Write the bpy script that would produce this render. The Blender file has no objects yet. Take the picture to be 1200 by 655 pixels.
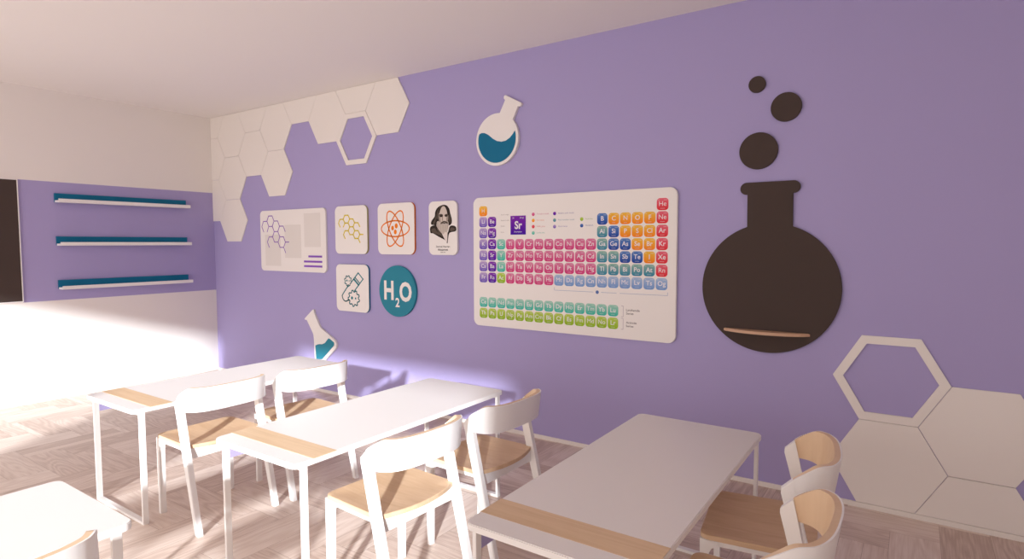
import bpy, bmesh, math, random
from mathutils import Vector, Matrix
random.seed(7)
sc = bpy.context.scene
COL = sc.collection
PI = math.pi

# ------------------------------------------------------------------ materials
def lin(r, g, b):
    f = lambda c: (c/255/12.92) if c/255 <= .04045 else ((c/255+.055)/1.055)**2.4
    return (f(r), f(g), f(b), 1)

def mat(name, col, rough=.5, spec=.3, noise=0.0, scale=30):
    m = bpy.data.materials.new(name); m.use_nodes = True
    nt = m.node_tree; b = nt.nodes['Principled BSDF']
    b.inputs['Base Color'].default_value = col if len(col) == 4 else (*col, 1)
    b.inputs['Roughness'].default_value = rough
    b.inputs['Specular IOR Level'].default_value = spec
    if noise:
        tc = nt.nodes.new('ShaderNodeTexCoord'); n = nt.nodes.new('ShaderNodeTexNoise')
        n.inputs['Scale'].default_value = scale; n.inputs['Detail'].default_value = 4
        bp = nt.nodes.new('ShaderNodeBump'); bp.inputs['Strength'].default_value = noise
        bp.inputs['Distance'].default_value = .002
        nt.links.new(tc.outputs['Object'], n.inputs['Vector'])
        nt.links.new(n.outputs['Fac'], bp.inputs['Height'])
        nt.links.new(bp.outputs['Normal'], b.inputs['Normal'])
    return m

def wood_mat(name, c1, c2, axis='Y', stretch=14, rough=.42, ring=5.0):
    m = bpy.data.materials.new(name); m.use_nodes = True
    nt = m.node_tree; b = nt.nodes['Principled BSDF']; L = nt.links.new
    tc = nt.nodes.new('ShaderNodeTexCoord'); mp = nt.nodes.new('ShaderNodeMapping')
    s = [stretch, stretch, stretch]; s['XYZ'.index(axis)] = 1.2
    mp.inputs['Scale'].default_value = s
    mp.inputs['Location'].default_value = (1.3, .7, .2)
    L(tc.outputs['Object'], mp.inputs['Vector'])
    n = nt.nodes.new('ShaderNodeTexNoise'); n.inputs['Scale'].default_value = 1.0
    n.inputs['Detail'].default_value = 2
    L(mp.outputs['Vector'], n.inputs['Vector'])
    mu = nt.nodes.new('ShaderNodeMath'); mu.operation = 'MULTIPLY'; mu.inputs[1].default_value = ring*6
    L(n.outputs['Fac'], mu.inputs[0])
    si = nt.nodes.new('ShaderNodeMath'); si.operation = 'SINE'; L(mu.outputs[0], si.inputs[0])
    n2 = nt.nodes.new('ShaderNodeTexNoise'); n2.inputs['Scale'].default_value = 9; n2.inputs['Detail'].default_value = 5
    L(mp.outputs['Vector'], n2.inputs['Vector'])
    ad = nt.nodes.new('ShaderNodeMath'); ad.operation = 'MULTIPLY_ADD'; ad.inputs[1].default_value = .22
    L(si.outputs[0], ad.inputs[0]); L(n2.outputs['Fac'], ad.inputs[2])
    mx = nt.nodes.new('ShaderNodeMix'); mx.data_type = 'RGBA'
    mx.inputs['A'].default_value = (*c1[:3], 1); mx.inputs['B'].default_value = (*c2[:3], 1)
    L(ad.outputs[0], mx.inputs['Factor']); L(mx.outputs['Result'], b.inputs['Base Color'])
    b.inputs['Roughness'].default_value = rough; b.inputs['Specular IOR Level'].default_value = .3
    return m

def attr_mat(name, rough=.6):
    m = bpy.data.materials.new(name); m.use_nodes = True
    nt = m.node_tree; b = nt.nodes['Principled BSDF']
    a = nt.nodes.new('ShaderNodeAttribute'); a.attribute_name = 'ink'
    nt.links.new(a.outputs['Color'], b.inputs['Base Color'])
    b.inputs['Roughness'].default_value = rough; b.inputs['Specular IOR Level'].default_value = .12
    return m

M = {}
M['white_wall'] = mat('white_wall_paint', (.80, .765, .735), .7, .15, .05, 60)
M['ceiling'] = mat('ceiling_paint', (.83, .80, .775), .8, .1, .04, 50)
M['purple_wall'] = mat('purple_wall_paint', (.39, .345, .60), .65, .12, .05, 60)
M['hex'] = mat('white_hexagon_lacquer', (.80, .76, .72), .5, .25)
M['white'] = mat('white_lacquer', (.83, .815, .80), .4, .35)
M['white_metal'] = mat('white_coated_metal', (.82, .80, .78), .4, .35)
M['top'] = mat('white_laminate', (.80, .775, .755), .38, .35)
M['seat_wood'] = wood_mat('oak_seat_veneer', (.56, .375, .23), (.68, .49, .325), 'X', 9, .42, 4)
M['back_wood'] = wood_mat('beech_back_veneer', (.68, .49, .32), (.76, .575, .395), 'Z', 7, .45, 2)
M['inlay'] = wood_mat('oak_inlay', (.64, .45, .27), (.74, .55, .36), 'X', 26, .42, 3)
M['purple_panel'] = mat('lilac_panel', (.39, .345, .60), .55, .2)
M['dark'] = mat('blackboard_brown', (.072, .053, .047), .85, .06, .05, 120)
M['teal'] = mat('teal_paint', (.010, .155, .285), .6, .12)
M['teal_print'] = mat('teal_disc_paint', (.03, .23, .32), .6, .12)
M['card'] = mat('white_card', (.82, .79, .765), .5, .25)
M['olive'] = mat('olive_edge', (.45, .42, .16), .5, .25)
M['orange'] = mat('orange_print', (.78, .20, .01), .65, .1)
M['yellow'] = mat('yellow_print', (.74, .60, .03), .65, .1)
M['tealink'] = mat('teal_print_ink', (.02, .20, .24), .65, .1)
M['violet'] = mat('violet_print', (.24, .09, .50), .65, .1)
M['grey_print'] = mat('pale_grey_print', (.73, .695, .665), .5, .25)
M['ledge_wood'] = wood_mat('ledge_wood', (.50, .31, .20), (.62, .40, .27), 'X', 20, .5, 3)
M['ink'] = attr_mat('printed_ink')
M['outside'] = mat('outside_ground_paving', (.4, .38, .35), .9, .1, .1, 8)

def floor_mat():
    m = bpy.data.materials.new('parquet'); m.use_nodes = True
    nt = m.node_tree; b = nt.nodes['Principled BSDF']; L = nt.links.new
    N = nt.nodes.new
    uv = N('ShaderNodeUVMap'); uv.uv_map = 'grain'
    tone = N('ShaderNodeAttribute'); tone.attribute_name = 'tone'
    mp = N('ShaderNodeMapping'); mp.inputs['Scale'].default_value = (1.1, 6.0, 1)
    L(uv.outputs['UV'], mp.inputs['Vector'])
    n = N('ShaderNodeTexNoise'); n.inputs['Scale'].default_value = 1.0; n.inputs['Detail'].default_value = 2
    n.inputs['Roughness'].default_value = .4
    L(mp.outputs['Vector'], n.inputs['Vector'])
    mu = N('ShaderNodeMath'); mu.operation = 'MULTIPLY'; mu.inputs[1].default_value = 75; L(n.outputs['Fac'], mu.inputs[0])
    si = N('ShaderNodeMath'); si.operation = 'SINE'; L(mu.outputs[0], si.inputs[0])
    mp2 = N('ShaderNodeMapping'); mp2.inputs['Scale'].default_value = (6, 140, 1); L(uv.outputs['UV'], mp2.inputs['Vector'])
    n2 = N('ShaderNodeTexNoise'); n2.inputs['Scale'].default_value = 1; n2.inputs['Detail'].default_value = 4
    L(mp2.outputs['Vector'], n2.inputs['Vector'])
    ad = N('ShaderNodeMath'); ad.operation = 'MULTIPLY_ADD'; ad.inputs[1].default_value = .14
    L(si.outputs[0], ad.inputs[0]); L(n2.outputs['Fac'], ad.inputs[2])
    ad2 = N('ShaderNodeMath'); ad2.operation = 'ADD'; L(ad.outputs[0], ad2.inputs[0])
    sb = N('ShaderNodeMath'); sb.operation = 'MULTIPLY_ADD'; sb.inputs[1].default_value = .62; sb.inputs[2].default_value = -.31
    L(tone.outputs['Fac'], sb.inputs[0]); L(sb.outputs[0], ad2.inputs[1])
    cr = N('ShaderNodeValToRGB'); e = cr.color_ramp.elements
    e[0].position = .05; e[0].color = (.50, .375, .31, 1); e[1].position = .95; e[1].color = (.76, .65, .575, 1)
    k = cr.color_ramp.elements.new(.5); k.color = (.655, .53, .455, 1)
    L(ad2.outputs[0], cr.inputs['Fac'])
    # knots / darker flecks
    mp3 = N('ShaderNodeMapping'); mp3.inputs['Scale'].default_value = (5, 22, 1); L(uv.outputs['UV'], mp3.inputs['Vector'])
    n3 = N('ShaderNodeTexNoise'); n3.inputs['Scale'].default_value = 1; n3.inputs['Detail'].default_value = 3
    L(mp3.outputs['Vector'], n3.inputs['Vector'])
    r3 = N('ShaderNodeMapRange'); r3.inputs['From Min'].default_value = .66; r3.inputs['From Max'].default_value = .78
    r3.inputs['To Max'].default_value = .55
    L(n3.outputs['Fac'], r3.inputs['Value'])
    mx = N('ShaderNodeMix'); mx.data_type = 'RGBA'; mx.inputs['B'].default_value = (.42, .30, .23, 1)
    L(r3.outputs['Result'], mx.inputs['Factor']); L(cr.outputs['Color'], mx.inputs['A'])
    L(mx.outputs['Result'], b.inputs['Base Color'])
    b.inputs['Roughness'].default_value = .42; b.inputs['Specular IOR Level'].default_value = .3
    bp = N('ShaderNodeBump'); bp.inputs['Strength'].default_value = .12; bp.inputs['Distance'].default_value = .002
    L(ad.outputs[0], bp.inputs['Height']); L(bp.outputs['Normal'], b.inputs['Normal'])
    return m
M['floor'] = floor_mat()

# ------------------------------------------------------------------ object helpers
def link(name, me, parent=None, loc=None):
    o = bpy.data.objects.new(name, me); COL.objects.link(o)
    if parent is not None: o.parent = parent
    if loc: o.location = loc
    return o

def build(name, bm, m, parent=None, smooth=False, loc=None, recalc=True):
    if recalc: bmesh.ops.recalc_face_normals(bm, faces=bm.faces[:])
    me = bpy.data.meshes.new(name); bm.to_mesh(me); bm.free()
    for mm in (m if isinstance(m, (list, tuple)) else [m]): me.materials.append(mm)
    if smooth:
        me.polygons.foreach_set('use_smooth', [True]*len(me.polygons))
        try: me.set_sharp_from_angle(angle=math.radians(35))
        except Exception: pass
    return link(name, me, parent, loc)

def tag(o, label, cat, group=None):
    o['label'] = label; o['category'] = cat
    if group: o['group'] = group
    return o

def struct(o):
    o['kind'] = 'structure'; return o

def thing(name, label, cat, loc=(0, 0, 0), rz=0, group=None):
    o = bpy.data.objects.new(name, None); COL.objects.link(o)
    o.empty_display_size = .1
    o.location = loc; o.rotation_euler = (0, 0, rz)
    return tag(o, label, cat, group)

def dup(root, label, loc, rz=0):
    r = root.copy(); COL.objects.link(r); r.location = loc; r.rotation_euler = (0, 0, rz); r['label'] = label
    for ch in list(root.children):
        c = ch.copy(); COL.objects.link(c); c.parent = r
        for g in list(ch.children):
            d = g.copy(); COL.objects.link(d); d.parent = c
    return r

def box(bm, x0, x1, y0, y1, z0, z1, bev=0, mi=0):
    vs = [bm.verts.new((x, y, z)) for x in (x0, x1) for y in (y0, y1) for z in (z0, z1)]
    F = [(0, 1, 3, 2), (4, 6, 7, 5), (0, 4, 5, 1), (2, 3, 7, 6), (0, 2, 6, 4), (1, 5, 7, 3)]
    fs = [bm.faces.new([vs[i] for i in f]) for f in F]
    for f in fs: f.material_index = mi
    if bev:
        es = list({e for f in fs for e in f.edges})
        bmesh.ops.bevel(bm, geom=es, offset=bev, segments=2, affect='EDGES', profile=.5)

def hexa(bm, low, high, bev=0):
    """eight-corner solid: two quads (lists of 4 points) joined"""
    a = [bm.verts.new(p) for p in low]; b = [bm.verts.new(p) for p in high]
    fs = [bm.faces.new(a[::-1]), bm.faces.new(b)]
    for i in range(4): fs.append(bm.faces.new([a[i], a[(i+1) % 4], b[(i+1) % 4], b[i]]))
    if bev:
        bmesh.ops.recalc_face_normals(bm, faces=fs)
        bmesh.ops.bevel(bm, geom=list({e for f in fs for e in f.edges}), offset=bev, segments=2, affect='EDGES')

def prism(bm, pts, to3, d0, d1, bev=0, mi=0, seg=2):
    """extrude 2-D outline; to3(u,v,d)->xyz; d1 = visible face (bevelled)"""
    a = [bm.verts.new(to3(u, v, d0)) for u, v in pts]; b = [bm.verts.new(to3(u, v, d1)) for u, v in pts]
    n = len(pts)
    fs = [bm.faces.new(a[::-1]), bm.faces.new(b)]
    for i in range(n): fs.append(bm.faces.new([a[i], a[(i+1) % n], b[(i+1) % n], b[i]]))
    for f in fs: f.material_index = mi
    if bev:
        bmesh.ops.recalc_face_normals(bm, faces=fs)
        bmesh.ops.bevel(bm, geom=list(fs[1].edges), offset=bev, segments=seg, affect='EDGES')
    return fs

WG = .0012   # hair gap behind things hung on the wall
def W3(u, v, d): return (u, -d, v)          # on the purple wall, d = distance out of it
def L3(u, v, d): return (d, u, v)           # on the left wall

def rrect(x0, x1, y0, y1, r, n=6):
    out = []
    for cx, cy, a0 in ((x1-r, y1-r, 0), (x0+r, y1-r, 90), (x0+r, y0+r, 180), (x1-r, y0+r, 270)):
        for i in range(n+1):
            a = math.radians(a0+90*i/n); out.append((cx+r*math.cos(a), cy+r*math.sin(a)))
    return out

def circle(cx, cy, r, n=40, ry=None, a0=0):
    ry = ry or r
    return [(cx+r*math.cos(a0+2*PI*i/n), cy+ry*math.sin(a0+2*PI*i/n)) for i in range(n)]

def round_poly(pts, rad, n=4):
    """fillet polygon corners; rad number or list"""
    out = []; N = len(pts)
    for i in range(N):
        r = rad[i] if isinstance(rad, (list, tuple)) else rad
        P = Vector(pts[i]); A = Vector(pts[i-1]); B = Vector(pts[(i+1) % N])
        if r <= 0: out.append(tuple(P)); continue
        u = (A-P); v = (B-P); r2 = min(r, u.length*.45, v.length*.45)
        p0 = P+u.normalized()*r2; p1 = P+v.normalized()*r2
        for k in range(n+1):
            t = k/n; q = p0*(1-t)**2+P*2*t*(1-t)+p1*t*t; out.append((q.x, q.y))
    return out

def smooth_closed(pts, n=6):
    out = []; N = len(pts)
    for i in range(N):
        p0, p1, p2, p3 = (Vector(pts[(i+k-1) % N]) for k in range(4))
        for j in range(n):
            t = j/n
            q = .5*((2*p1)+(p2-p0)*t+(2*p0-5*p1+4*p2-p3)*t*t+(-p0+3*p1-3*p2+p3)*t**3)
            out.append((q.x, q.y))
    return out

def stroke(bm, pts, w, d0, d1, closed=False, to3=W3):
    P = [Vector(p) for p in pts]
    if closed: P = P+[P[0]]
    for a, b in zip(P, P[1:]):
        d = (b-a)
        if d.length < 1e-6: continue
        d.normalize(); n = Vector((-d.y, d.x))*w/2; e = d*w*.35
        prism(bm, [tuple(a-e+n), tuple(a-e-n), tuple(b+e-n), tuple(b+e+n)], to3, d0, d1)

# ink: flat printed shapes with a colour per corner, all at distance d from the wall
def ink_poly(bm, pts, d, col, top=None):
    lay = bm.loops.layers.float_color.get('ink') or bm.loops.layers.float_color.new('ink')
    vs = [bm.verts.new(W3(u, v, d)) for u, v in pts]
    f = bm.faces.new(vs)
    v0 = min(p[1] for p in pts); v1 = max(p[1] for p in pts)
    for l, (u, v) in zip(f.loops, pts):
        t = (v-v0)/max(v1-v0, 1e-6)
        c = col if top is None else tuple(col[i]*(1-t)+top[i]*t for i in range(3))
        l[lay] = (*c[:3], 1)
    f.normal_update()
    if f.normal.y > 0: f.normal_flip()
    return f

_txt = {}
def text_mesh(s, bold):
    """triangles of a line of text, height normalised to cap height 1, centred on x, baseline 0"""
    if (s, bold) in _txt: return _txt[(s, bold)]
    cu = bpy.data.curves.new('lettering', 'FONT'); cu.body = s; cu.size = 1; cu.offset = bold
    cu.resolution_u = 3; cu.align_x = 'CENTER'
    o = bpy.data.objects.new('lettering', cu); COL.objects.link(o)
    dg = bpy.context.evaluated_depsgraph_get(); dg.update()
    me = o.evaluated_get(dg).to_mesh(); me.calc_loop_triangles()
    V = [(v.co.x/.70, v.co.y/.70) for v in me.vertices]
    T = [tuple(t.vertices) for t in me.loop_triangles]
    o.evaluated_get(dg).to_mesh_clear()
    bpy.data.objects.remove(o); bpy.data.curves.remove(cu)
    _txt[(s, bold)] = (V, T); return V, T

def ink_text(bm, s, x, z, h, d, col, bold=0.02, xs=1.0, align='C'):
    lay = bm.loops.layers.float_color.get('ink') or bm.loops.layers.float_color.new('ink')
    V, T = text_mesh(s, bold)
    if not V: return
    off = 0
    if align == 'L': off = -min(v[0] for v in V)*h*xs
    vs = [bm.verts.new(W3(x+off+vx*h*xs, z+vy*h, d)) for vx, vy in V]
    for t in T:
        try: f = bm.faces.new([vs[i] for i in t])
        except ValueError: continue
        for l in f.loops: l[lay] = (*col[:3], 1)
        f.normal_update()
        if f.normal.y > 0: f.normal_flip()

# ------------------------------------------------------------------ the room
RX, RY, H = 9.0, -6.4, 3.0
T = .2
def wall_grid(name, axis, const, us, vs, mats, pick, thick):
    """wall of boxes on a grid; pick(u,v)-> material index or None for an opening"""
    bm = bmesh.new()
    for i in range(len(us)-1):
        for j in range(len(vs)-1):
            mi = pick((us[i]+us[i+1])/2, (vs[j]+vs[j+1])/2)
            if mi is None: continue
            if axis == 'x': box(bm, min(const, const+thick), max(const, const+thick), us[i], us[i+1], vs[j], vs[j+1], 0, mi)
            else: box(bm, us[i], us[i+1], min(const, const+thick), max(const, const+thick), vs[j], vs[j+1], 0, mi)
    return struct(build(name, bm, mats))

# purple feature wall, left wall with its purple band, and the two walls behind the camera
wall_grid('wall_back', 'y', 0, [0, RX], [0, H], [M['purple_wall']], lambda u, v: 0, T)
wall_grid('wall_left', 'x', 0, [RY, -1.869, T], [0, .972, 2.126, H], [M['white_wall'], M['purple_wall']],
          lambda u, v: 1 if (u > -1.869 and .97 < v < 2.13) else 0, -T)
wall_grid('wall_right', 'x', RX, [RY, T], [0, H], [M['white_wall']], lambda u, v: 0, T)
WIN = [(.45, 3.86), (5.30, 8.12)]
WZ0, WZ1 = .22, 2.44
wall_grid('wall_front', 'y', RY, [-T, WIN[0][0], WIN[0][1], WIN[1][0], WIN[1][1], RX+T], [0, WZ0, WZ1, H], [M['white_wall']],
          lambda u, v: None if (WZ0 < v < WZ1 and any(a < u < b for a, b in WIN)) else 0, -T)
bm = bmesh.new(); box(bm, -T, RX+T, RY-T, T, H, H+T); struct(build('ceiling', bm, M['ceiling']))
for i, (a, b) in enumerate(WIN):
    bm = bmesh.new()
    box(bm, a, a+.05, RY-.14, RY-.06, WZ0, WZ1); box(bm, b-.05, b, RY-.14, RY-.06, WZ0, WZ1)
    box(bm, a, b, RY-.14, RY-.06, WZ0, WZ0+.05); box(bm, a, b, RY-.14, RY-.06, WZ1-.05, WZ1)
    struct(build('window_%d' % (i+1), bm, M['white']))
for nm, args in (('baseboard_back', (0.012, RX, -.012, 0, 0, .030)), ('baseboard_left', (0, .012, RY, 0, 0, .030))):
    bm = bmesh.new(); box(bm, *args, .002); struct(build(nm, bm, M['hex']))

# parquet: herringbone planks, each with its own tone and grain
def make_floor():
    bm = bmesh.new(); uvl = bm.loops.layers.uv.new('grain'); tl = bm.faces.layers.float.new('tone')
    w, n = .215, 3; Lp = w*n; g = .0007
    def plank(x0, x1, y0, y1, horiz):
        x0c, x1c, y0c, y1c = max(x0+g, 0), min(x1-g, RX), max(y0+g, RY), min(y1-g, 0)
        if x1c-x0c < .002 or y1c-y0c < .002: return
        vs = [bm.verts.new(p) for p in ((x0c, y0c, 0), (x1c, y0c, 0), (x1c, y1c, 0), (x0c, y1c, 0))]
        f = bm.faces.new(vs); f[tl] = random.random()
        ou, ov = random.uniform(0, 60), random.uniform(0, 60)
        for l in f.loops:
            p = l.vert.co
            l[uvl].uv = (p.x+ou, p.y+ov) if horiz else (p.y+ou, p.x+ov)
    def split(x0, x1, y0, y1, horiz):
        r = random.random()
        if r < .62:
            t = random.choice((.22, .35, .5, .65, .8))
            if horiz:
                m = y0+(y1-y0)*t; plank(x0, x1, y0, m, 1); plank(x0, x1, m, y1, 1)
            else:
                m = x0+(x1-x0)*t; plank(x0, m, y0, y1, 0); plank(m, x1, y0, y1, 0)
        else: plank(x0, x1, y0, y1, horiz)
    nx = int(RX/w)+2; ny = int(-RY/w)+2
    oy = -.035
    for i in range(-n*2, nx+n):
        for j in range(-n*2, ny+n):
            k = (i+j) % (2*n)
            x, y = i*w, oy-(j+1)*w
            if k == 0: split(x, x+Lp, y, y+w, 1)
            if k == n: split(x, x+w, y-(n-1)*w, y+w, 0)
    o = build('floor', bm, M['floor'], recalc=False)
    bm = bmesh.new(); bm.from_mesh(o.data)
    for f in bm.faces:
        if f.normal.z < 0: f.normal_flip()
    # body of the floor, its upper face a hair lower and dark: it shows as the joints
    b2 = len(bm.faces)
    box(bm, -T, RX+T, RY-T, T, -.15, -.0008, 0, 1)
    bm.to_mesh(o.data); bm.free()
    o.data.materials.append(mat('parquet_joint', (.36, .26, .21), .8, .1))
    return struct(o)
make_floor()

# ------------------------------------------------------------------ tables
TH, TL, TW = .64, 1.455, .60
def make_table(loc, label):
    t = thing('classroom_table', label, 'table', loc, 0, 'classroom tables')
    hw, hl = TW/2, TL/2
    bm = bmesh.new()
    fs = prism(bm, rrect(-hw, hw, -hl, hl, .035, 8), lambda u, v, d: (u, v, d), TH-.022, TH, .003)
    build('tabletop', bm, M['top'], t)
    bm = bmesh.new()
    box(bm, -hw+.0008, hw-.0008, -hl+.088, -hl+.208, TH-.001, TH+.0007)
    o = build('wood_inlay', bm, M['inlay'], t); o['label'] = 'pale wood strip across the table end'
    s = .030; e = .008; q = .015
    for y in (-hl+.035, hl-.035-s):
        for sx in (-1, 1):
            bm = bmesh.new(); xa = sx*(hw-e)
            box(bm, min(xa, xa-sx*q), max(xa, xa-sx*q), y, y+s, .0, TH-.022, .002)
            build('leg', bm, M['white_metal'], t)
        bm = bmesh.new(); box(bm, -hw+e+q, hw-e-q, y, y+s, .0, q, .002); build('floor_bar', bm, M['white_metal'], t)
        bm = bmesh.new(); box(bm, -hw+e+q, hw-e-q, y+.002, y+s-.002, TH-.037, TH-.022, .001); build('top_bar', bm, M['white_metal'], t)
    bm = bmesh.new(); box(bm, -hw+e, -hw+e+q, -hl+.035+s, hl-.035-s, .532, TH-.022, .001)
    o = build('side_panel', bm, M['purple_panel'], t); o['label'] = 'lilac apron panel under the table edge'
    return t
YT = -2.457+TL/2
tab = make_table((3.245, YT, 0), 'white table with wood strip nearest the white wall, two chairs tucked beside it')
dup(tab, 'sunlit white table between the table in shade and the one by the white wall', (4.628, YT, 0))
dup(tab, 'grey-white table in shade at right, in front of the dark flask, with clear wood strip', (6.085, YT, 0))
dup(tab, 'sunlit white table cut off by the lower left corner of the photo', (4.615, -3.035-TL/2, 0))

# ------------------------------------------------------------------ chairs (front faces -x, origin on the floor)
X0 = -.235
def band_curve(n=40):
    """plan of the backrest from the -y post round the rear to the +y post: (x, y, nx, ny, arc)"""
    a, b, xc, e = .110, .2290, .323, 2.65
    pts = [(.3185, -b)]
    for i in range(n+1):
        th = -PI/2+PI*i/n
        c, s = math.cos(th), math.sin(th)
        pts.append((xc+a*abs(c)**(2/e), b*math.copysign(abs(s)**(2/e), s)))
    pts.append((.3185, b))
    P = [Vector(p) for p in pts]; out = []; arc = 0
    # resample evenly
    L = [0]
    for p, q in zip(P, P[1:]): L.append(L[-1]+(q-p).length)
    N = 120; res = []
    for k in range(N+1):
        s = L[-1]*k/N
        j = max(i for i in range(len(L)) if L[i] <= s+1e-9); j = min(j, len(P)-2)
        t = (s-L[j])/max(L[j+1]-L[j], 1e-9); res.append((P[j].lerp(P[j+1], t), s))
    for k, (p, s) in enumerate(res):
        q0 = res[max(k-1, 0)][0]; q1 = res[min(k+1, N)][0]
        d = (q1-q0).normalized(); nrm = Vector((d.y, -d.x))     # outward
        out.append((p.x, p.y, nrm.x, nrm.y, s, L[-1]))
    return out
BAND = band_curve()
def band_top(s, L):
    t = min(s, L-s)
    z0, z1, s1 = .715, .769, .066
    if t >= s1+.012: return z1
    if t <= s1-.012: return z0+(z1-z0)*t/s1
    u = (t-(s1-.012))/.024; a = z0+(z1-z0)*(s1-.012)/s1
    return a*(1-u)**2+z1*2*u*(1-u)+z1*u*u
def band_bot(s, L):
    t = min(s, L-s)
    return .646-.008*min(t/.12, 1)
def band_layer(bm, o0, o1, inset=0.0):
    rings = []
    for x, y, nx, ny, s, L in BAND:
        zb, zt = band_bot(s, L)+inset, band_top(s, L)-inset
        r = []
        for z, o in ((zb, o0), (zt, o0), (zt, o1), (zb, o1)):
            lean = (z-.63)*.15*max(0, nx)**1.0
            te = max(0, 1-min(s, L-s)/.10)
            r.append(bm.verts.new((x+nx*o+lean-.2464*(z-.66)*te+X0, y+ny*o, z)))
        rings.append(r)
    for r, q in zip(rings, rings[1:]):
        for i in range(4): bm.faces.new([r[i], r[(i+1) % 4], q[(i+1) % 4], q[i]])
    bm.faces.new(rings[0][::-1]); bm.faces.new(rings[-1])

def seat_outline():
    # counter-clockwise in (x, y), local x measured from the chair's front
    pts = []
    r = .035
    for cx, cy, a0 in ((r, -.215+r, 270), (r, .215-r, 180)):
        pass
    for i in range(7):
        a = math.radians(180+90*i/6); pts.append((r+.0+r*math.cos(a), -.217+r+r*math.sin(a)))
    pts.append((.20, -.219)); pts.append((.314, -.219)); pts.append((.314, -.2055))
    for i in range(17):                      # bulging rear edge
        t = i/16; y = -.2055+.411*t
        pts.append((.350+.042*(1-(2*t-1)**2), y))
    pts.append((.314, .2055)); pts.append((.314, .219)); pts.append((.20, .219))
    for i in range(7):
        a = math.radians(90+90*i/6); pts.append((r+r*math.cos(a), .217-r+r*math.sin(a)))
    return pts

def make_chair(loc, rz, label):
    t = thing('wooden_chair', label, 'chair', loc, rz, 'white and wood chairs')
    out = seat_outline()
    # seat board, slightly dished: concentric rings
    bm = bmesh.new()
    def dish(x, y, k): return .456-.010*(1-k*k)
    cx, cy = .2, 0
    rings = []
    for k in (1.0, .985, .9, .75, .55, .3):
        rings.append([bm.verts.new((cx+(x-cx)*k+X0, cy+(y-cy)*k, dish(x, y, k)-(.0025 if k == 1 else 0))) for x, y in out])
    low = [bm.verts.new((x+X0, y, .437)) for x, y in out]
    n = len(out)
    for a, b in zip([low]+rings, rings):
        for i in range(n): bm.faces.new([a[i], a[(i+1) % n], b[(i+1) % n], b[i]])
    c = bm.verts.new((cx+X0, 0, .446))
    for i in range(n): bm.faces.new([rings[-1][i], rings[-1][(i+1) % n], c])
    bm.faces.new(low[::-1])
    o = build('seat', bm, M['seat_wood'], t, smooth=True); o['label'] = 'oak veneered seat'
    # frame rails under the seat
    bm = bmesh.new()
    for s in (-1, 1):
        ya, yb = s*.186, s*.212
        box(bm, .02+X0, .335+X0, min(ya, yb), max(ya, yb), .416, .437, .002)
    box(bm, .006+X0, .026+X0, -.19, .19, .416, .437, .002)
    box(bm, .330+X0, .352+X0, -.205, .205, .378, .437, .002)
    build('seat_frame', bm, M['white'], t)
    for s in (-1, 1):
        # front leg with a curved haunch into the side rail
        bm = bmesh.new()
        prof = [(.004, .0), (.025, .0), (.030, .35), (.034, .385), (.044, .405), (.068, .416), (.068, .437), (.002, .437)]
        prism(bm, prof, lambda u, v, d: (u+X0, s*d, v), .184, .216, .002)
        build('front_leg', bm, M['white'], t)
        bm = bmesh.new()
        y0, y1 = s*.207, s*.236
        fx = lambda z: .4557-.2464*z
        # splayed post, floor to backrest end, rounded top
        prof = []
        for z, wd in ((0, .030), (.39, .044), (.60, .045), (.664, .047)):
            prof.append((fx(z)-wd/2, z))
        prof += [(fx(.672)-.021, .678), (fx(.71)+.0258, .7150)]
        for z, wd in ((.66, .052), (.60, .047), (.39, .044), (0, .030)):
            prof.append((fx(z)+wd/2, z))
        prism(bm, prof, lambda u, v, d: (u+X0, d, v), y0, y1, .003)
        build('rear_leg', bm, M['white'], t)
    bm = bmesh.new(); band_layer(bm, -.016, .002)
    b = build('backrest', bm, M['back_wood'], t, smooth=True); b['label'] = 'curved pale wood inner backrest'
    bm = bmesh.new(); band_layer(bm, .002, .0075)
    k = build('outer_shell', bm, M['white'], b, smooth=True); k['label'] = 'white painted outer face of the backrest'
    return t
CH = [
    ((3.684, -2.089), -1, 'nearer of the two chairs at the table by the white wall'),
    ((3.738, -1.533), -5, 'chair with its back in front of the small leaning flask on the wall'),
    ((5.137, -2.087), -3.5, 'sunlit chair with a diagonal shadow stripe across its seat'),
    ((5.183, -1.505), -2, 'chair at the middle table nearest the purple wall, wooden seat showing'),
    ((6.520, -1.495), 8, 'shaded chair at the right table, the one nearer the purple wall'),
    ((6.574, -2.090), -1, 'shaded chair at the right table, cut by the lower edge of the photo'),
    ((5.020, -3.455), 0, 'chair at the lower left table, only the top of its back showing'),
]
first = None
for (x, y), a, lab in CH:
    a = math.radians(a); loc = (x, y, 0)
    if first is None: first = make_chair(loc, a, lab)
    else: dup(first, lab, loc, a)

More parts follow.
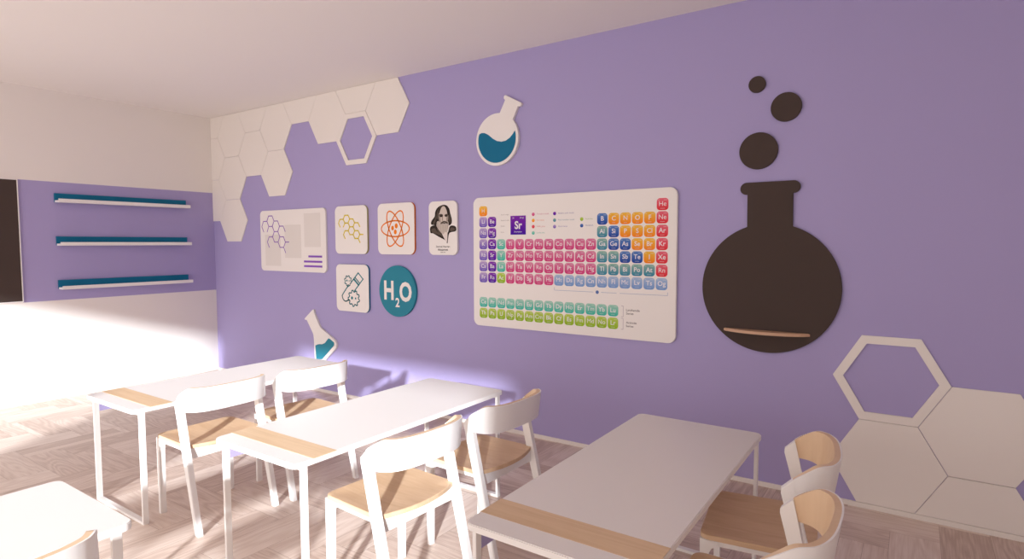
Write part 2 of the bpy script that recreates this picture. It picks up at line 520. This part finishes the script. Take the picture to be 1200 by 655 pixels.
# ------------------------------------------------------------------ hexagon panels
HR, HH = .2793, .4838
def clip(poly, axis, val, keep_less):
    out = []
    for i in range(len(poly)):
        a, b = poly[i-1], poly[i]
        ia = (a[axis] <= val) == keep_less or a[axis] == val; ib = (b[axis] <= val) == keep_less or b[axis] == val
        if ia != ib:
            t = (val-a[axis])/(b[axis]-a[axis]); out.append((a[0]+(b[0]-a[0])*t, a[1]+(b[1]-a[1])*t))
        if ib: out.append(b)
    return out
def hexpts(cx, cz, R): return [(cx+R*math.cos(math.radians(60*i)), cz+R*math.sin(math.radians(60*i))) for i in range(6)]
def hexagon(cx, cz, label, ring=False, group='white hexagon wall panels', gap=.0016):
    bm = bmesh.new(); R = HR-gap
    if ring:
        o, i_ = hexpts(cx, cz, R), hexpts(cx, cz, R-.052)
        d0, d1 = WG, .013
        v = [[bm.verts.new(W3(u, z, d)) for u, z in p] for p, d in ((o, d0), (o, d1), (i_, d1), (i_, d0))]
        for k in range(4):
            for j in range(6):
                bm.faces.new([v[k][j], v[k][(j+1) % 6], v[(k+1) % 4][(j+1) % 6], v[(k+1) % 4][j]])
        nm = 'mounted_hexagon_ring'
    else:
        p = hexpts(cx, cz, R)
        p = clip(p, 1, H-.001, True); p = clip(p, 0, .001, False); p = clip(p, 1, .032, False)
        prism(bm, p, W3, WG, .011, .001, seg=1); nm = 'mounted_hexagon'
    return tag(build(nm, bm, M['hex']), label, 'wall panel', group)
X1, Z1 = 2.525, 2.515
dx, dz = 1.5*HR, HH/2
up = [
    (0, 0, True, 'white open hexagon frame high on the purple wall below the ceiling'),
    (0, 2, False, 'half hexagon panel against the ceiling directly above the open frame'),
    (1, 1, False, 'hexagon panel at the right end of the upper honeycomb, touching the ceiling'),
    (-1, 1, False, 'hexagon panel left of the high open frame, touching the ceiling'),
    (-2, 2, False, 'half hexagon panel at the ceiling, second half from the open frame'),
    (-3, 1, False, 'upper hexagon panel of the protruding pair above the info poster, touching the ceiling'),
    (-3, -1, False, 'lower hexagon panel of the protruding pair hanging above the info poster'),
    (-4, 2, False, 'half hexagon panel at the ceiling, third half from the open frame'),
    (-4, 0, False, 'hexagon panel tucked between the corner column and the protruding pair'),
    (-5, 1, False, 'topmost hexagon panel of the column of three beside the room corner'),
    (-5, -1, False, 'middle hexagon panel of the column of three beside the room corner'),
    (-5, -3, False, 'lowest full hexagon panel of the upper honeycomb, beside the info poster'),
    (-6, 2, False, 'cut quarter of a hexagon panel in the corner under the ceiling'),
    (-6, 0, False, 'cut hexagon panel on the corner, middle of the three cut ones'),
    (-6, -2, False, 'cut hexagon panel on the corner, lowest of the three cut ones'),
]
for k, m, ring, lab in up: hexagon(X1+dx*k, Z1+dz*m, lab, ring)
X2, Z2 = 6.846, .756
for k, m, ring, lab in [
    (0, 0, True, 'large open hexagon frame low on the purple wall right of the dark flask'),
    (0, -2, False, 'hexagon panel standing on the baseboard below the low open frame'),
    (1, -1, False, 'hexagon panel right of the low open frame, reaching the photo edge'),
    (1, -3, False, 'half hexagon panel on the baseboard at the lower right corner')]:
    hexagon(X2+dx*k, Z2+dz*m, lab, ring)

# ------------------------------------------------------------------ left wall: board and shelves
bd = thing('blackboard', 'dark brown board at the left edge of the photo', 'board', (0, -1.869, .978))
bm = bmesh.new(); box(bm, 0, .014, -2.0, -.008, .008, 1.14, .001); build('panel', bm, M['dark'], bd)
bm = bmesh.new()
box(bm, 0, .017, -.008, 0, 0, 1.148); box(bm, 0, .017, -2.008, -2.0, 0, 1.148)
box(bm, 0, .017, -2.0, -.008, 0, .008); box(bm, 0, .017, -2.0, -.008, 1.14, 1.148)
o = build('frame', bm, M['white_metal'], bd); o['label'] = 'thin white frame'
def make_shelf(z, label):
    t = thing('picture_ledge', label, 'shelf', (0, -.962, z), 0, 'teal picture ledges')
    bm = bmesh.new(); box(bm, 0, .022, -.627, .627, 0, .086, .0015); o = build('backboard', bm, M['teal'], t); o['label'] = 'teal back board'
    bm = bmesh.new(); box(bm, .022, .122, -.627, .627, -.004, .016, .0015); box(bm, .110, .122, -.627, .627, .016, .030, .0015)
    o = build('ledge', bm, M['white'], t); o['label'] = 'white ledge with a low lip'
    return t
sh = make_shelf(1.930, 'top teal picture ledge on the purple band of the left wall')
dup(sh, 'middle teal picture ledge on the purple band of the left wall', (0, -.962, 1.511))
dup(sh, 'bottom teal picture ledge on the purple band of the left wall', (0, -.962, 1.084))

# ------------------------------------------------------------------ wall cards
def card(name, x0, x1, z0, z1, label, edge, cat='wall card', r=.055, thick=.022, group='rounded science wall cards'):
    t = thing(name, label, cat, (0, 0, 0), 0, group)
    t.location = ((x0+x1)/2, 0, z0)
    inv = Vector(((x0+x1)/2, 0, z0))
    bm = bmesh.new(); prism(bm, rrect(x0, x1, z0, z1, r, 8), W3, WG, thick-.003)
    bmesh.ops.translate(bm, vec=-inv, verts=bm.verts); build('mounting_board', bm, edge, t)
    bm = bmesh.new(); prism(bm, rrect(x0, x1, z0, z1, r, 8), W3, thick-.003, thick, .0015)
    bmesh.ops.translate(bm, vec=-inv, verts=bm.verts); build('face', bm, M['card'], t)
    return t, inv
def add_part(t, inv, name, bm, m, label=None, recalc=True):
    bmesh.ops.translate(bm, vec=-inv, verts=bm.verts)
    o = build(name, bm, m, t, recalc=recalc)
    if label: o['label'] = label
    return o

def molecule(bm, cx, cz, s, sz, w, d):
    """honeycomb molecule drawn with strokes; s = hexagon radius across, sz = vertical stretch"""
    def hx(q, r):
        x = cx+1.5*s*q; z = cz-sz*(math.sqrt(3)*(r+q/2.0))*s
        return [(x+s*math.cos(math.radians(60*i)), z+sz*s*math.sin(math.radians(60*i))) for i in range(6)]
    done = set()
    def seg(a, b):
        key = tuple(sorted([(round(a[0], 4), round(a[1], 4)), (round(b[0], 4), round(b[1], 4))]))
        if key in done: return
        done.add(key); stroke(bm, [a, b], w, d, d+.0008)
    for q, r in ((0, 0), (1, 0), (2, 0), (1, 1), (2, 1)):
        p = hx(q, r)
        for i in range(6):
            if (q, r) == (2, 0) and i == 5: continue
            seg(p[i], p[(i+1) % 6])
    p = hx(-1, 1)                     # open ring at the left
    for i in (0, 1, 2, 3): seg(p[i], p[(i+1) % 6]) if i != 0 else seg(p[0], p[1])
    p = hx(0, 1)
    seg(p[0], p[1]); seg(p[1], p[2]); seg(p[2], p[3])
    p = hx(0, 2); seg(p[0], p[1]); seg(p[1], p[2]); seg(p[2], p[3]); seg(p[3], p[4])
    p = hx(2, 1); a = p[0]; seg(a, (a[0]+s*.95, a[1]))
    a = p[5]; seg(a, (a[0]+s*.5, a[1]-sz*s*.87))

t, inv = card('info_poster', .966, 2.072, 1.228, 1.880, 'white info poster with purple molecule, grey text blocks and three purple bars', M['card'], 'poster', .05, .020, None)
bm = bmesh.new()
for x0, x1, z0, z1 in ((1.05, 1.325, 1.283, 1.505), (1.05, 1.325, 1.505, 1.62), (1.40, 1.675, 1.372, 1.72), (1.73, 1.99, 1.487, 1.832)):
    prism(bm, [(x0, z0), (x1, z0), (x1, z1), (x0, z1)], W3, .0200, .0204)
add_part(t, inv, 'text_blocks', bm, M['grey_print'], 'pale grey text blocks')
bm = bmesh.new(); molecule(bm, 1.155, 1.765, .064, 1.02, .009, .0204); add_part(t, inv, 'molecule_print', bm, M['violet'], 'purple honeycomb molecule')
bm = bmesh.new()
for x0, x1, z in ((1.79, 2.008, 1.391), (1.716, 2.008, 1.338), (1.716, 2.008, 1.290)):
    prism(bm, [(x0, z-.010), (x1, z-.010), (x1, z+.010), (x0, z+.010)], W3, .020, .0206)
add_part(t, inv, 'bar_print', bm, M['violet'], 'three purple bars')

t, inv = card('molecule_picture', 2.217, 2.672, 1.422, 1.884, 'square white card with a yellow honeycomb molecule', M['olive'])
bm = bmesh.new(); molecule(bm, 2.385, 1.757, .0465, .93, .0115, .022); add_part(t, inv, 'molecule_print', bm, M['yellow'], 'yellow molecule')

t, inv = card('atom_picture', 2.816, 3.276, 1.422, 1.886, 'square white card with an orange atom of three orbits', M['orange'])
cx, cz = 3.040, 1.655
for ang in (0, 62, -62):
    bm = bmesh.new(); n = 48; rx, rz = .176, .072
    ca, sa = math.cos(math.radians(ang)), math.sin(math.radians(ang))
    def el(k, o, r0, r1): 
        a = 2*PI*k/n; u, v = (r0+o)*math.cos(a), (r1+o)*math.sin(a); return (cx+u*ca-v*sa, cz+u*sa+v*ca)
    for k in range(n):
        q = [el(k, -.0065, rx, rz), el(k, .0065, rx, rz), el(k+1, .0065, rx, rz), el(k+1, -.0065, rx, rz)]
        prism(bm, q, W3, .022, .0226)
    add_part(t, inv, 'orbit_print', bm, M['orange'])
for px, pz, rr in ((3.008, 1.661, .020), (3.055, 1.680, .022), (3.042, 1.626, .021)):
    bm = bmesh.new(); prism(bm, circle(px, pz, rr*.85, 20, rr*1.05), W3, .022, .0226); add_part(t, inv, 'nucleus_print', bm, M['orange'])

# portrait card
t, inv = card('portrait_picture', 3.448, 3.764, 1.422, 1.880, 'tall white card with a black and white portrait of a long-bearded man', M['card'], r=.05)
bm = bmesh.new(); d = .0222
def PP(x, y):   # pixel of the 364x655 close view -> wall coordinates of the card
    return (3.448+(x-40)/(337-40)*.316, 1.880-(y-38)/(632-38)*.458)
def pol(pts, c, k, sm=True):
    q = [PP(*p) for p in pts]; q = smooth_closed(q, 5) if sm else q
    ink_poly(bm, q, .0222+k*.00012, c)
dk, md, lt, gy, pb = (.028, .021, .017), (.10, .078, .062), (.60, .53, .47), (.34, .28, .24), (.53, .47, .42)
pol([(58, 320), (115, 300), (165, 330), (195, 390), (240, 385), (262, 318), (300, 310), (326, 328), (322, 370), (262, 388), (246, 440), (236, 505), (215, 470), (150, 432), (85, 392), (58, 385)], dk, 0)
pol([(70, 345), (105, 335), (125, 365), (160, 412), (125, 402), (75, 378)], md, 1)
pol([(130, 340), (150, 350), (170, 392), (186, 432), (160, 410), (138, 378)], (.09, .07, .055), 1)
pol([(272, 332), (310, 338), (312, 360), (268, 368)], md, 1)
pol([(176, 372), (232, 372), (238, 410), (230, 492), (205, 450), (184, 405)], (.74, .68, .64), 2)
# hair mass
pol([(192, 80), (232, 88), (258, 125), (270, 180), (284, 240), (280, 288), (250, 305), (232, 250), (160, 250), (135, 300), (108, 300), (66, 290), (72, 250), (104, 205), (112, 150), (140, 104)], dk, 3)
for a in (((84, 282), (110, 225), (122, 178), (116, 240), (98, 290)), ((124, 220), (134, 160), (150, 118), (140, 180), (134, 235)), ((260, 180), (270, 230), (268, 280), (258, 240)), ((150, 120), (175, 92), (200, 88), (176, 104))):
    pol(a, md, 4)
# forehead and face
pol([(190, 98), (212, 100), (230, 138), (240, 190), (240, 240), (232, 285), (205, 300), (176, 285), (158, 250), (154, 198), (160, 155), (174, 116)], lt, 5)
pol([(148, 170), (160, 178), (166, 230), (170, 275), (154, 262), (146, 215)], gy, 6)
pol([(232, 210), (248, 195), (247, 245), (236, 275), (228, 245)], gy, 6)
pol([(152, 186), (174, 178), (194, 190), (192, 208), (170, 214), (156, 206)], md, 7)
pol([(210, 190), (230, 180), (246, 188), (242, 206), (226, 212), (212, 206)], md, 7)
pol([(164, 196), (184, 194), (186, 206), (170, 208)], dk, 8)
pol([(216, 196), (236, 194), (234, 206), (218, 208)], dk, 8)
pol([(186, 202), (196, 200), (194, 246), (182, 252)], gy, 7)
pol([(196, 196), (206, 196), (216, 244), (206, 254), (194, 248)], (.66, .58, .52), 8)
# beard: pale, streaked, spreading into the side whiskers
pol([(134, 258), (152, 262), (172, 268), (206, 262), (234, 266), (246, 262), (252, 300), (246, 345), (232, 382), (214, 380), (196, 402), (176, 390), (146, 350), (124, 305)], pb, 9)
for a in (((126, 270), (136, 275), (150, 330), (140, 332)), ((158, 300), (164, 300), (176, 372), (170, 370)), ((190, 300), (196, 300), (196, 372), (190, 376)), ((216, 300), (222, 300), (216, 366), (212, 366)), ((240, 280), (248, 280), (240, 340), (234, 342))):
    pol(a, (.44, .385, .34), 10)
pol([(172, 272), (204, 256), (238, 268), (244, 286), (224, 284), (206, 272), (186, 286), (168, 290)], md, 11)
pol([(192, 280), (206, 277), (220, 280), (206, 288)], dk, 12)
ink_text(bm, 'Дмитрий Иванович', 3.606, 1.487, .0145, d, (.07, .06, .055), .012, .80)
ink_text(bm, 'Менделеев', 3.606, 1.460, .0150, d, (.05, .045, .04), .03, .95)
ink_text(bm, '1834-1907', 3.606, 1.440, .0105, d, (.10, .09, .08), .008, .95)
add_part(t, inv, 'portrait_print', bm, M['ink'], 'printed portrait with three lines of lettering', recalc=False)

# test-tube card
t, inv = card('test_tube_picture', 2.217, 2.680, .862, 1.320, 'square white card with a teal test tube and two toothed germs', M['teal'])
bm = bmesh.new()
def TP(x, y): return (2.217+(x-45)/(438-45)*.463, 1.320-(y-38)/(640-38)*.458)
w = .011
outl = [TP(*p) for p in ((205, 312), (126, 425), (120, 455), (132, 492), (158, 512), (186, 500), (205, 475))]
stroke(bm, smooth_closed(outl, 4)[:-4], w, .022, .0228)
stroke(bm, [TP(*p) for p in ((235, 262), (318, 142), (374, 218), (270, 372))], w, .022, .0228)
stroke(bm, [TP(264, 222), TP(322, 296)], .018, .022, .0228); stroke(bm, [TP(282, 205), TP(336, 276)], w, .022, .0228)
add_part(t, inv, 'test_tube_print', bm, M['tealink'], 'teal test tube drawing')
for cx, cy, rx, ry, n, w2 in ((193, 248, 40, 62, 8, .009), (260, 468, 64, 96, 9, .011)):
    bm = bmesh.new(); pts = []
    for k in range(n*4):
        a = 2*PI*k/(n*4)+.2; f = (1.08, 1.08, .86, .86)[k % 4]
        pts.append(TP(cx+rx*f*math.cos(a), cy+ry*f*math.sin(a)))
    stroke(bm, pts, w2, .022, .0228, closed=True)
    s = rx/64
    prism(bm, [TP(cx-22*s+12*s*math.cos(a), cy-4*s+20*s*math.sin(a)) for a in [2*PI*i/14 for i in range(14)]], W3, .022, .0228)
    prism(bm, [TP(cx+22*s+8*s*math.cos(a), cy+13*s*math.sin(a)) for a in [2*PI*i/14 for i in range(14)]], W3, .022, .0228)
    add_part(t, inv, 'germ_print', bm, M['tealink'])

# H2O disc
t = thing('water_formula_sign', 'round teal disc with white H2O lettering', 'wall sign', (3.055, 0, 1.087))
inv = Vector((3.055, 0, 1.087))
bm = bmesh.new(); prism(bm, circle(3.055, 1.087, .234, 72), W3, WG, .022, .002); add_part(t, inv, 'disc', bm, M['teal_print'])
bm = bmesh.new(); wc = (.82, .79, .77)
ink_text(bm, 'H', 2.949, 1.012, .165, .0224, wc, .035, .80)
ink_text(bm, '2', 3.058, .945, .080, .0224, wc, .025, .95)
ink_text(bm, 'O', 3.160, 1.005, .165, .0224, wc, .035, .80)
add_part(t, inv, 'lettering', bm, M['ink'], 'white H2O lettering', recalc=False)

# ------------------------------------------------------------------ periodic table
t = thing('periodic_table_chart', 'large white periodic table chart with coloured element tiles', 'chart', (4.787, 0, .847))
inv = Vector((4.787, 0, .847))
bm = bmesh.new(); prism(bm, rrect(3.936, 5.637, .847, 1.890, .055, 10), W3, WG, .022, .003); add_part(t, inv, 'mounting_board', bm, M['card'])
PAL = {
    'alk': ((.13, .07, .48), (.45, .34, .60)), 'ear': ((.075, .004, .36), (.22, .03, .40)), 'tra': ((.61, .03, .19), (.66, .21, .36)),
    'lan': ((.02, .46, .36), (.34, .60, .50)), 'act': ((.26, .46, .01), (.46, .60, .10)), 'pos': ((.02, .22, .36), (.25, .44, .38)),
    'met': ((.01, .05, .34), (.10, .22, .52)), 'non': ((.88, .22, .01), (.84, .50, .06)), 'nob': ((.72, .02, .03), (.76, .14, .20)),
    'unk': ((.16, .30, .62), (.38, .50, .70))}
rows = [
    'H:non'+' .'*16+' He:nob',
    'Li:alk Be:ear'+' .'*10+' B:met C:non N:non O:non F:non Ne:nob',
    'Na:alk Mg:ear'+' .'*10+' Al:pos Si:met P:non S:non Cl:non Ar:nob',
    'K:alk Ca:ear Sc:lan Ti V Cr Mn Fe Co Ni Cu Zn Ga:pos Ge:met As:met Se:non Br:non Kr:nob',
    'Rb:alk Sr:ear Y:lan Zr Nb Mo Tc Ru Rh Pd Ag Cd In:pos Sn:pos Sb:met Te:met I:non Xe:nob',
    'Cs:alk Ba:ear La:lan Hf Ta W Re Os Ir Pt Au Hg Tl:pos Pb:pos Bi:pos Po:pos At:pos Rn:nob',
    'Fr:alk Ra:ear Ac:act Rf Db Sg Bh Hs Mt:unk Ds:unk Rg:unk Cn:unk Nh:unk Fl:unk Mc:unk Lv:unk Ts:unk Og:unk',
    'Ce Pr Nd Pm Sm Eu Gd Tb Dy Ho Er Tm Yb Lu', 'Th Pa U Np Pu Am Cm Bk Cf Es Fm Md No Lr']
zs = [1.780, 1.692, 1.602, 1.513, 1.423, 1.334, 1.244, 1.043, .953]
lw = (.80, .78, .80)
bm = bmesh.new()
for r, (row, zc) in enumerate(zip(rows, zs)):
    if r == 7:
        add_part(t, inv, 'element_tiles', bm, M['ink'], 'main grid of rounded element tiles with white symbols', recalc=False)
        bm = bmesh.new()
    for c, it in enumerate(row.split()):
        if it == '.': continue
        sy, _, k = it.partition(':'); k = k or ('lan' if r == 7 else 'act' if r == 8 else 'tra')
        xc = 4.0385+.08812*c; lo, hi = PAL[k]
        if sy == 'H': xc = 4.0385
        h = .0405
        ink_poly(bm, rrect(xc-h, xc+h, zc-h, zc+h, .022, 5), .0223, lo, hi)
        ink_text(bm, sy, xc, zc-.012, .032, .0226, lw, 0 if sy[0] in 'MNWHR' or 'm' in sy else .012, 1.0)
        ww = .016 if len(sy) > 1 else .012
        ink_poly(bm, [(xc-ww, zc-.0300), (xc+ww, zc-.0300), (xc+ww, zc-.0265), (xc-ww, zc-.0265)], .0226, tuple(.5*a+.35 for a in lo))
        ink_poly(bm, [(xc-.031, zc+.026), (xc-.021, zc+.026), (xc-.021, zc+.031), (xc-.031, zc+.031)], .0226, tuple(.6*a+.28 for a in hi))
        ink_poly(bm, [(xc+.008, zc+.026), (xc+.031, zc+.026), (xc+.031, zc+.030), (xc+.008, zc+.030)], .0226, tuple(.6*a+.28 for a in hi))
add_part(t, inv, 'series_tiles', bm, M['ink'], 'two lower rows of turquoise and lime tiles', recalc=False)
bm = bmesh.new()
ink_poly(bm, [(4.306, 1.588), (4.449, 1.588), (4.449, 1.735), (4.306, 1.735)], .0223, (.05, .001, .34), (.20, .02, .38))
ink_text(bm, 'Sr', 4.378, 1.634, .058, .0226, lw, .03, .95)
ink_text(bm, 'Strontium', 4.376, 1.605, .0125, .0226, lw, 0, 1.0)
ink_text(bm, '38', 4.331, 1.712, .012, .0226, lw, 0); ink_text(bm, '87.62', 4.412, 1.712, .012, .0226, lw, 0)
gr = (.34, .31, .30)
for s, z in (('Atomic number', 1.697), ('Symbol', 1.652), ('Name', 1.604)): ink_text(bm, s, 4.212, z, .010, .0223, gr, 0, .9, 'L')
ink_text(bm, 'Atomic weight', 4.215, 1.742, .010, .0223, gr, 0, .9, 'L')
add_part(t, inv, 'example_tile_print', bm, M['ink'], 'purple Sr example tile with notes', recalc=False)
leg = [('tra', 'Transition metals', 4.517, 1.742), ('non', 'Nonmetals', 4.517, 1.695), ('nob', 'Noble gases', 4.517, 1.648), ('lan', 'Lanthanides', 4.517, 1.600),
       ('ear', 'Alkaline earth metals', 4.705, 1.742), ('pos', 'Post-transition metals', 4.705, 1.693), ('alk', 'Alkali metals', 4.705, 1.645),
       ('act', 'Actinides', 4.932, 1.695), ('met', 'Metalloids', 4.932, 1.648)]
for k, s, x, z in leg:
    bm = bmesh.new(); lo, hi = PAL[k]; ink_poly(bm, circle(x, z, .0135, 18), .0223, lo, hi)
    ink_text(bm, s, x+.030, z-.004, .0115, .0223, tuple(.55*a+.25 for a in lo), 0, .95, 'L')
    add_part(t, inv, 'colour_key_entry', bm, M['ink'], 'dot and small word of the colour key', recalc=False)
bm = bmesh.new(); bl = (.36, .42, .58); d = .0223
def hl(x0, x1, z, c, w=.003): ink_poly(bm, [(x0, z-w/2), (x1, z-w/2), (x1, z+w/2), (x0, z+w/2)], d, c)
def vl(x, z0, z1, c, w=.003): ink_poly(bm, [(x-w/2, z0), (x+w/2, z0), (x+w/2, z1), (x-w/2, z1)], d, c)
hl(4.705, 5.03, 1.168, bl); hl(5.09, 5.21, 1.168, bl); hl(5.235, 5.58, 1.168, bl); vl(4.705, 1.168, 1.190, bl); vl(5.579, 1.168, 1.190, bl)
ink_poly(bm, circle(5.060, 1.168, .013, 18), d, (.10, .17, .42))
for z0, z1 in ((1.004, 1.080), (.915, .992)):
    vl(5.262, z0, z1, (.42, .36, .42)); hl(5.246, 5.262, z0, (.42, .36, .42)); hl(5.246, 5.262, z1, (.42, .36, .42))
for a, b, z in (('Lanthanide', 'Series', 1.046), ('Actinide', 'Series', .958)):
    ink_text(bm, a, 5.284, z, .0155, d, (.10, .08, .09), .008, 1.05, 'L'); ink_text(bm, b, 5.284, z-.024, .0155, d, (.10, .08, .09), .008, 1.05, 'L')
add_part(t, inv, 'series_print', bm, M['ink'], 'brackets with Lanthanide Series and Actinide Series', recalc=False)

# ------------------------------------------------------------------ flask decorations
t = thing('round_flask_art', 'white tilted round flask with teal liquid below the ceiling', 'wall decoration', (4.19, 0, 2.14))
inv = Vector((4.19, 0, 2.14))
def arc(cx, cz, r, a0, a1, n=40): return [(cx+r*math.cos(math.radians(a0+(a1-a0)*i/n)), cz+r*math.sin(math.radians(a0+(a1-a0)*i/n))) for i in range(n+1)]
fc = (4.178, 2.340); FR = .205
# neck axis leans to the right by about 26 degrees
ang = math.radians(62); ax = Vector((math.cos(ang), math.sin(ang))); px = Vector((ax.y, -ax.x))
def FA(u, v): q = Vector(fc)+px*u+ax*v; return (q.x, q.y)
body = [FA(FR*math.sin(math.radians(a)), FR*math.cos(math.radians(a))) for a in [20+320*i/60 for i in range(61)]]
neck = [FA(-.068, .30), FA(-.085, .305), FA(-.092, .320), FA(-.085, .334), FA(.085, .334), FA(.092, .320), FA(.085, .305), FA(.068, .30)]
bm = bmesh.new(); prism(bm, body+neck, W3, WG, .026, .002); add_part(t, inv, 'body', bm, M['card'])
liq = [(4.008, 2.398), (4.030, 2.405), (4.060, 2.402), (4.095, 2.385), (4.140, 2.350), (4.180, 2.328), (4.225, 2.318), (4.265, 2.322), (4.305, 2.342), (4.335, 2.370), (4.352, 2.392)]
lr = .182
a_end = math.degrees(math.atan2(2.392-fc[1], 4.352-fc[0])); a_st = math.degrees(math.atan2(2.398-fc[1], 4.008-fc[0]))-360
low = arc(fc[0], fc[1], lr, a_end, a_st, 40)
bm = bmesh.new(); prism(bm, liq+low[1:-1], W3, .026, .0275); add_part(t, inv, 'liquid', bm, M['teal'], 'teal liquid')

t = thing('conical_flask_art', 'small white leaning conical flask with teal liquid above the far chair', 'wall decoration', (1.95, 0, .30))
inv = Vector((1.95, 0, .30))
ol = [(1.704, .742), (1.718, .728), (1.738, .735), (1.845, .590), (1.852, .520), (1.858, .345), (1.880, .305), (1.915, .298), (1.985, .306), (2.19, .475), (2.207, .515), (2.190, .552), (1.955, .668), (1.862, .815), (1.868, .833), (1.848, .850)]
bm = bmesh.new(); prism(bm, round_poly(ol, .02, 3), W3, WG, .024, .002); add_part(t, inv, 'body', bm, M['card'])
lq = [(1.874, .478), (1.930, .496), (1.985, .500), (2.030, .518), (2.060, .548), (2.088, .572), (2.172, .535), (2.168, .505), (1.980, .345), (1.886, .335)]
bm = bmesh.new(); prism(bm, round_poly(lq, .012, 3), W3, .024, .0255); add_part(t, inv, 'liquid', bm, M['teal_print'], 'teal liquid')

# big dark flask board with its wooden chalk ledge
fx, fz, fr = 6.205, 1.243, .397
t = thing('flask_blackboard', 'large dark brown flask-shaped board with a wooden ledge', 'board', (fx, 0, fz-fr))
inv = Vector((fx, 0, fz-fr))
an = math.degrees(math.asin(.129/fr))
pts = [(fx+fr*math.sin(math.radians(a)), fz+fr*math.cos(math.radians(a))) for a in [an+(360-2*an)*i/90 for i in range(91)]]
lip = [(6.074, 1.816)]+[(6.068+.037*math.cos(math.radians(a)), 1.853+.037*math.sin(math.radians(a))) for a in range(255, 89, -15)] + \
      [(6.334+.037*math.cos(math.radians(a)), 1.853+.037*math.sin(math.radians(a))) for a in range(90, -76, -15)]+[(6.332, 1.816)]
bm = bmesh.new(); prism(bm, pts+lip, W3, WG, .018, .002); add_part(t, inv, 'flask_panel', bm, M['dark'])
bm = bmesh.new()
n = 24; a = [(5.948+.496*i/n, -.018) for i in range(n+1)]
b = [(5.948+.496*i/n, -.019-.085*(1-(2*i/n-1)**2)**.75) for i in range(n, -1, -1)]
prism(bm, a+b[1:-1], lambda u, v, d: (u, v, d), .965, .983, .003); add_part(t, inv, 'chalk_ledge', bm, M['ledge_wood'], 'thin curved wooden ledge')
for x, z, r, lab in ((6.115, 2.480, .049, 'smallest dark round bubble board, highest above the flask'),
                     (6.281, 2.325, .085, 'middle-sized dark round bubble board, rightmost above the flask'),
                     (6.131, 2.080, .111, 'biggest dark round bubble board, just above the flask neck')):
    bm = bmesh.new(); prism(bm, circle(0, 0, r, 56), W3, WG, .018, .002)
    tag(build('bubble_art', bm, M['dark'], loc=(x, 0, z)), lab, 'board', 'dark bubble boards')

# ------------------------------------------------------------------ light
def sun_dir(az_vec, tan_el):
    v = Vector((az_vec[0], az_vec[1], 0)).normalized(); return Vector((v.x, v.y, -tan_el)).normalized()
SUN_EL = .272
sd = bpy.data.lights.new('low_sun', 'SUN'); sd.energy = 9.6; sd.angle = math.radians(2.4); sd.color = (.92, .965, 1.0)
so = bpy.data.objects.new('low_sun', sd); COL.objects.link(so)
so.rotation_euler = sun_dir((-.505, .863), SUN_EL).to_track_quat('-Z', 'Y').to_euler(); so.location = (10, -14, 5)

def area(name, loc, target, sx, sy, power, col):
    l = bpy.data.lights.new(name, 'AREA'); l.shape = 'RECTANGLE'; l.size = sx; l.size_y = sy; l.energy = power; l.color = col
    o = bpy.data.objects.new(name, l); COL.objects.link(o); o.location = loc
    o.rotation_euler = (Vector(target)-Vector(loc)).to_track_quat('-Z', 'Y').to_euler(); return o
for (a, b), pw in zip(WIN, (62, 31)):  # warm fill lamps added at the unseen windows to lift the room's ambient light
    area('window_fill', ((a+b)/2, RY+.02, (WZ0+WZ1)/2), ((a+b)/2-.2, 0, 1.9), b-a-.1, WZ1-WZ0-.1, pw, (1.0, .925, .86))

w = bpy.data.worlds.new('world'); sc.world = w; w.use_nodes = True
bg = w.node_tree.nodes['Background']; bg.inputs['Color'].default_value = (.95, .92, 1.0, 1); bg.inputs['Strength'].default_value = 1.0

# ------------------------------------------------------------------ camera
cd = bpy.data.cameras.new('camera'); cam = bpy.data.objects.new('camera', cd); COL.objects.link(cam); sc.camera = cam
cd.sensor_fit = 'HORIZONTAL'; cd.sensor_width = 36; cd.lens = 693.595/1200*36; cd.clip_start = .02
yaw, pit, rol = -0.596718, 0.060785, -0.002008
fwd = Vector((math.sin(yaw)*math.cos(pit), math.cos(yaw)*math.cos(pit), -math.sin(pit)))
right = Vector((math.cos(yaw), -math.sin(yaw), 0)); upv = right.cross(fwd)
r2 = right*math.cos(rol)+upv*math.sin(rol); u2 = upv*math.cos(rol)-right*math.sin(rol)
mw = Matrix((r2, u2, -fwd)).transposed().to_4x4(); mw.translation = (6.93821, -3.87754, 1.51918)
cam.matrix_world = mw

vs = sc.view_settings
sc.display_settings.display_device = 'sRGB'
vs.view_transform = 'Standard'; vs.look = 'None'; vs.gamma = 1; vs.use_curve_mapping = False; vs.exposure = 0.0
sc.cycles.max_bounces = 12; sc.cycles.diffuse_bounces = 8
sc.cycles.use_denoising = True
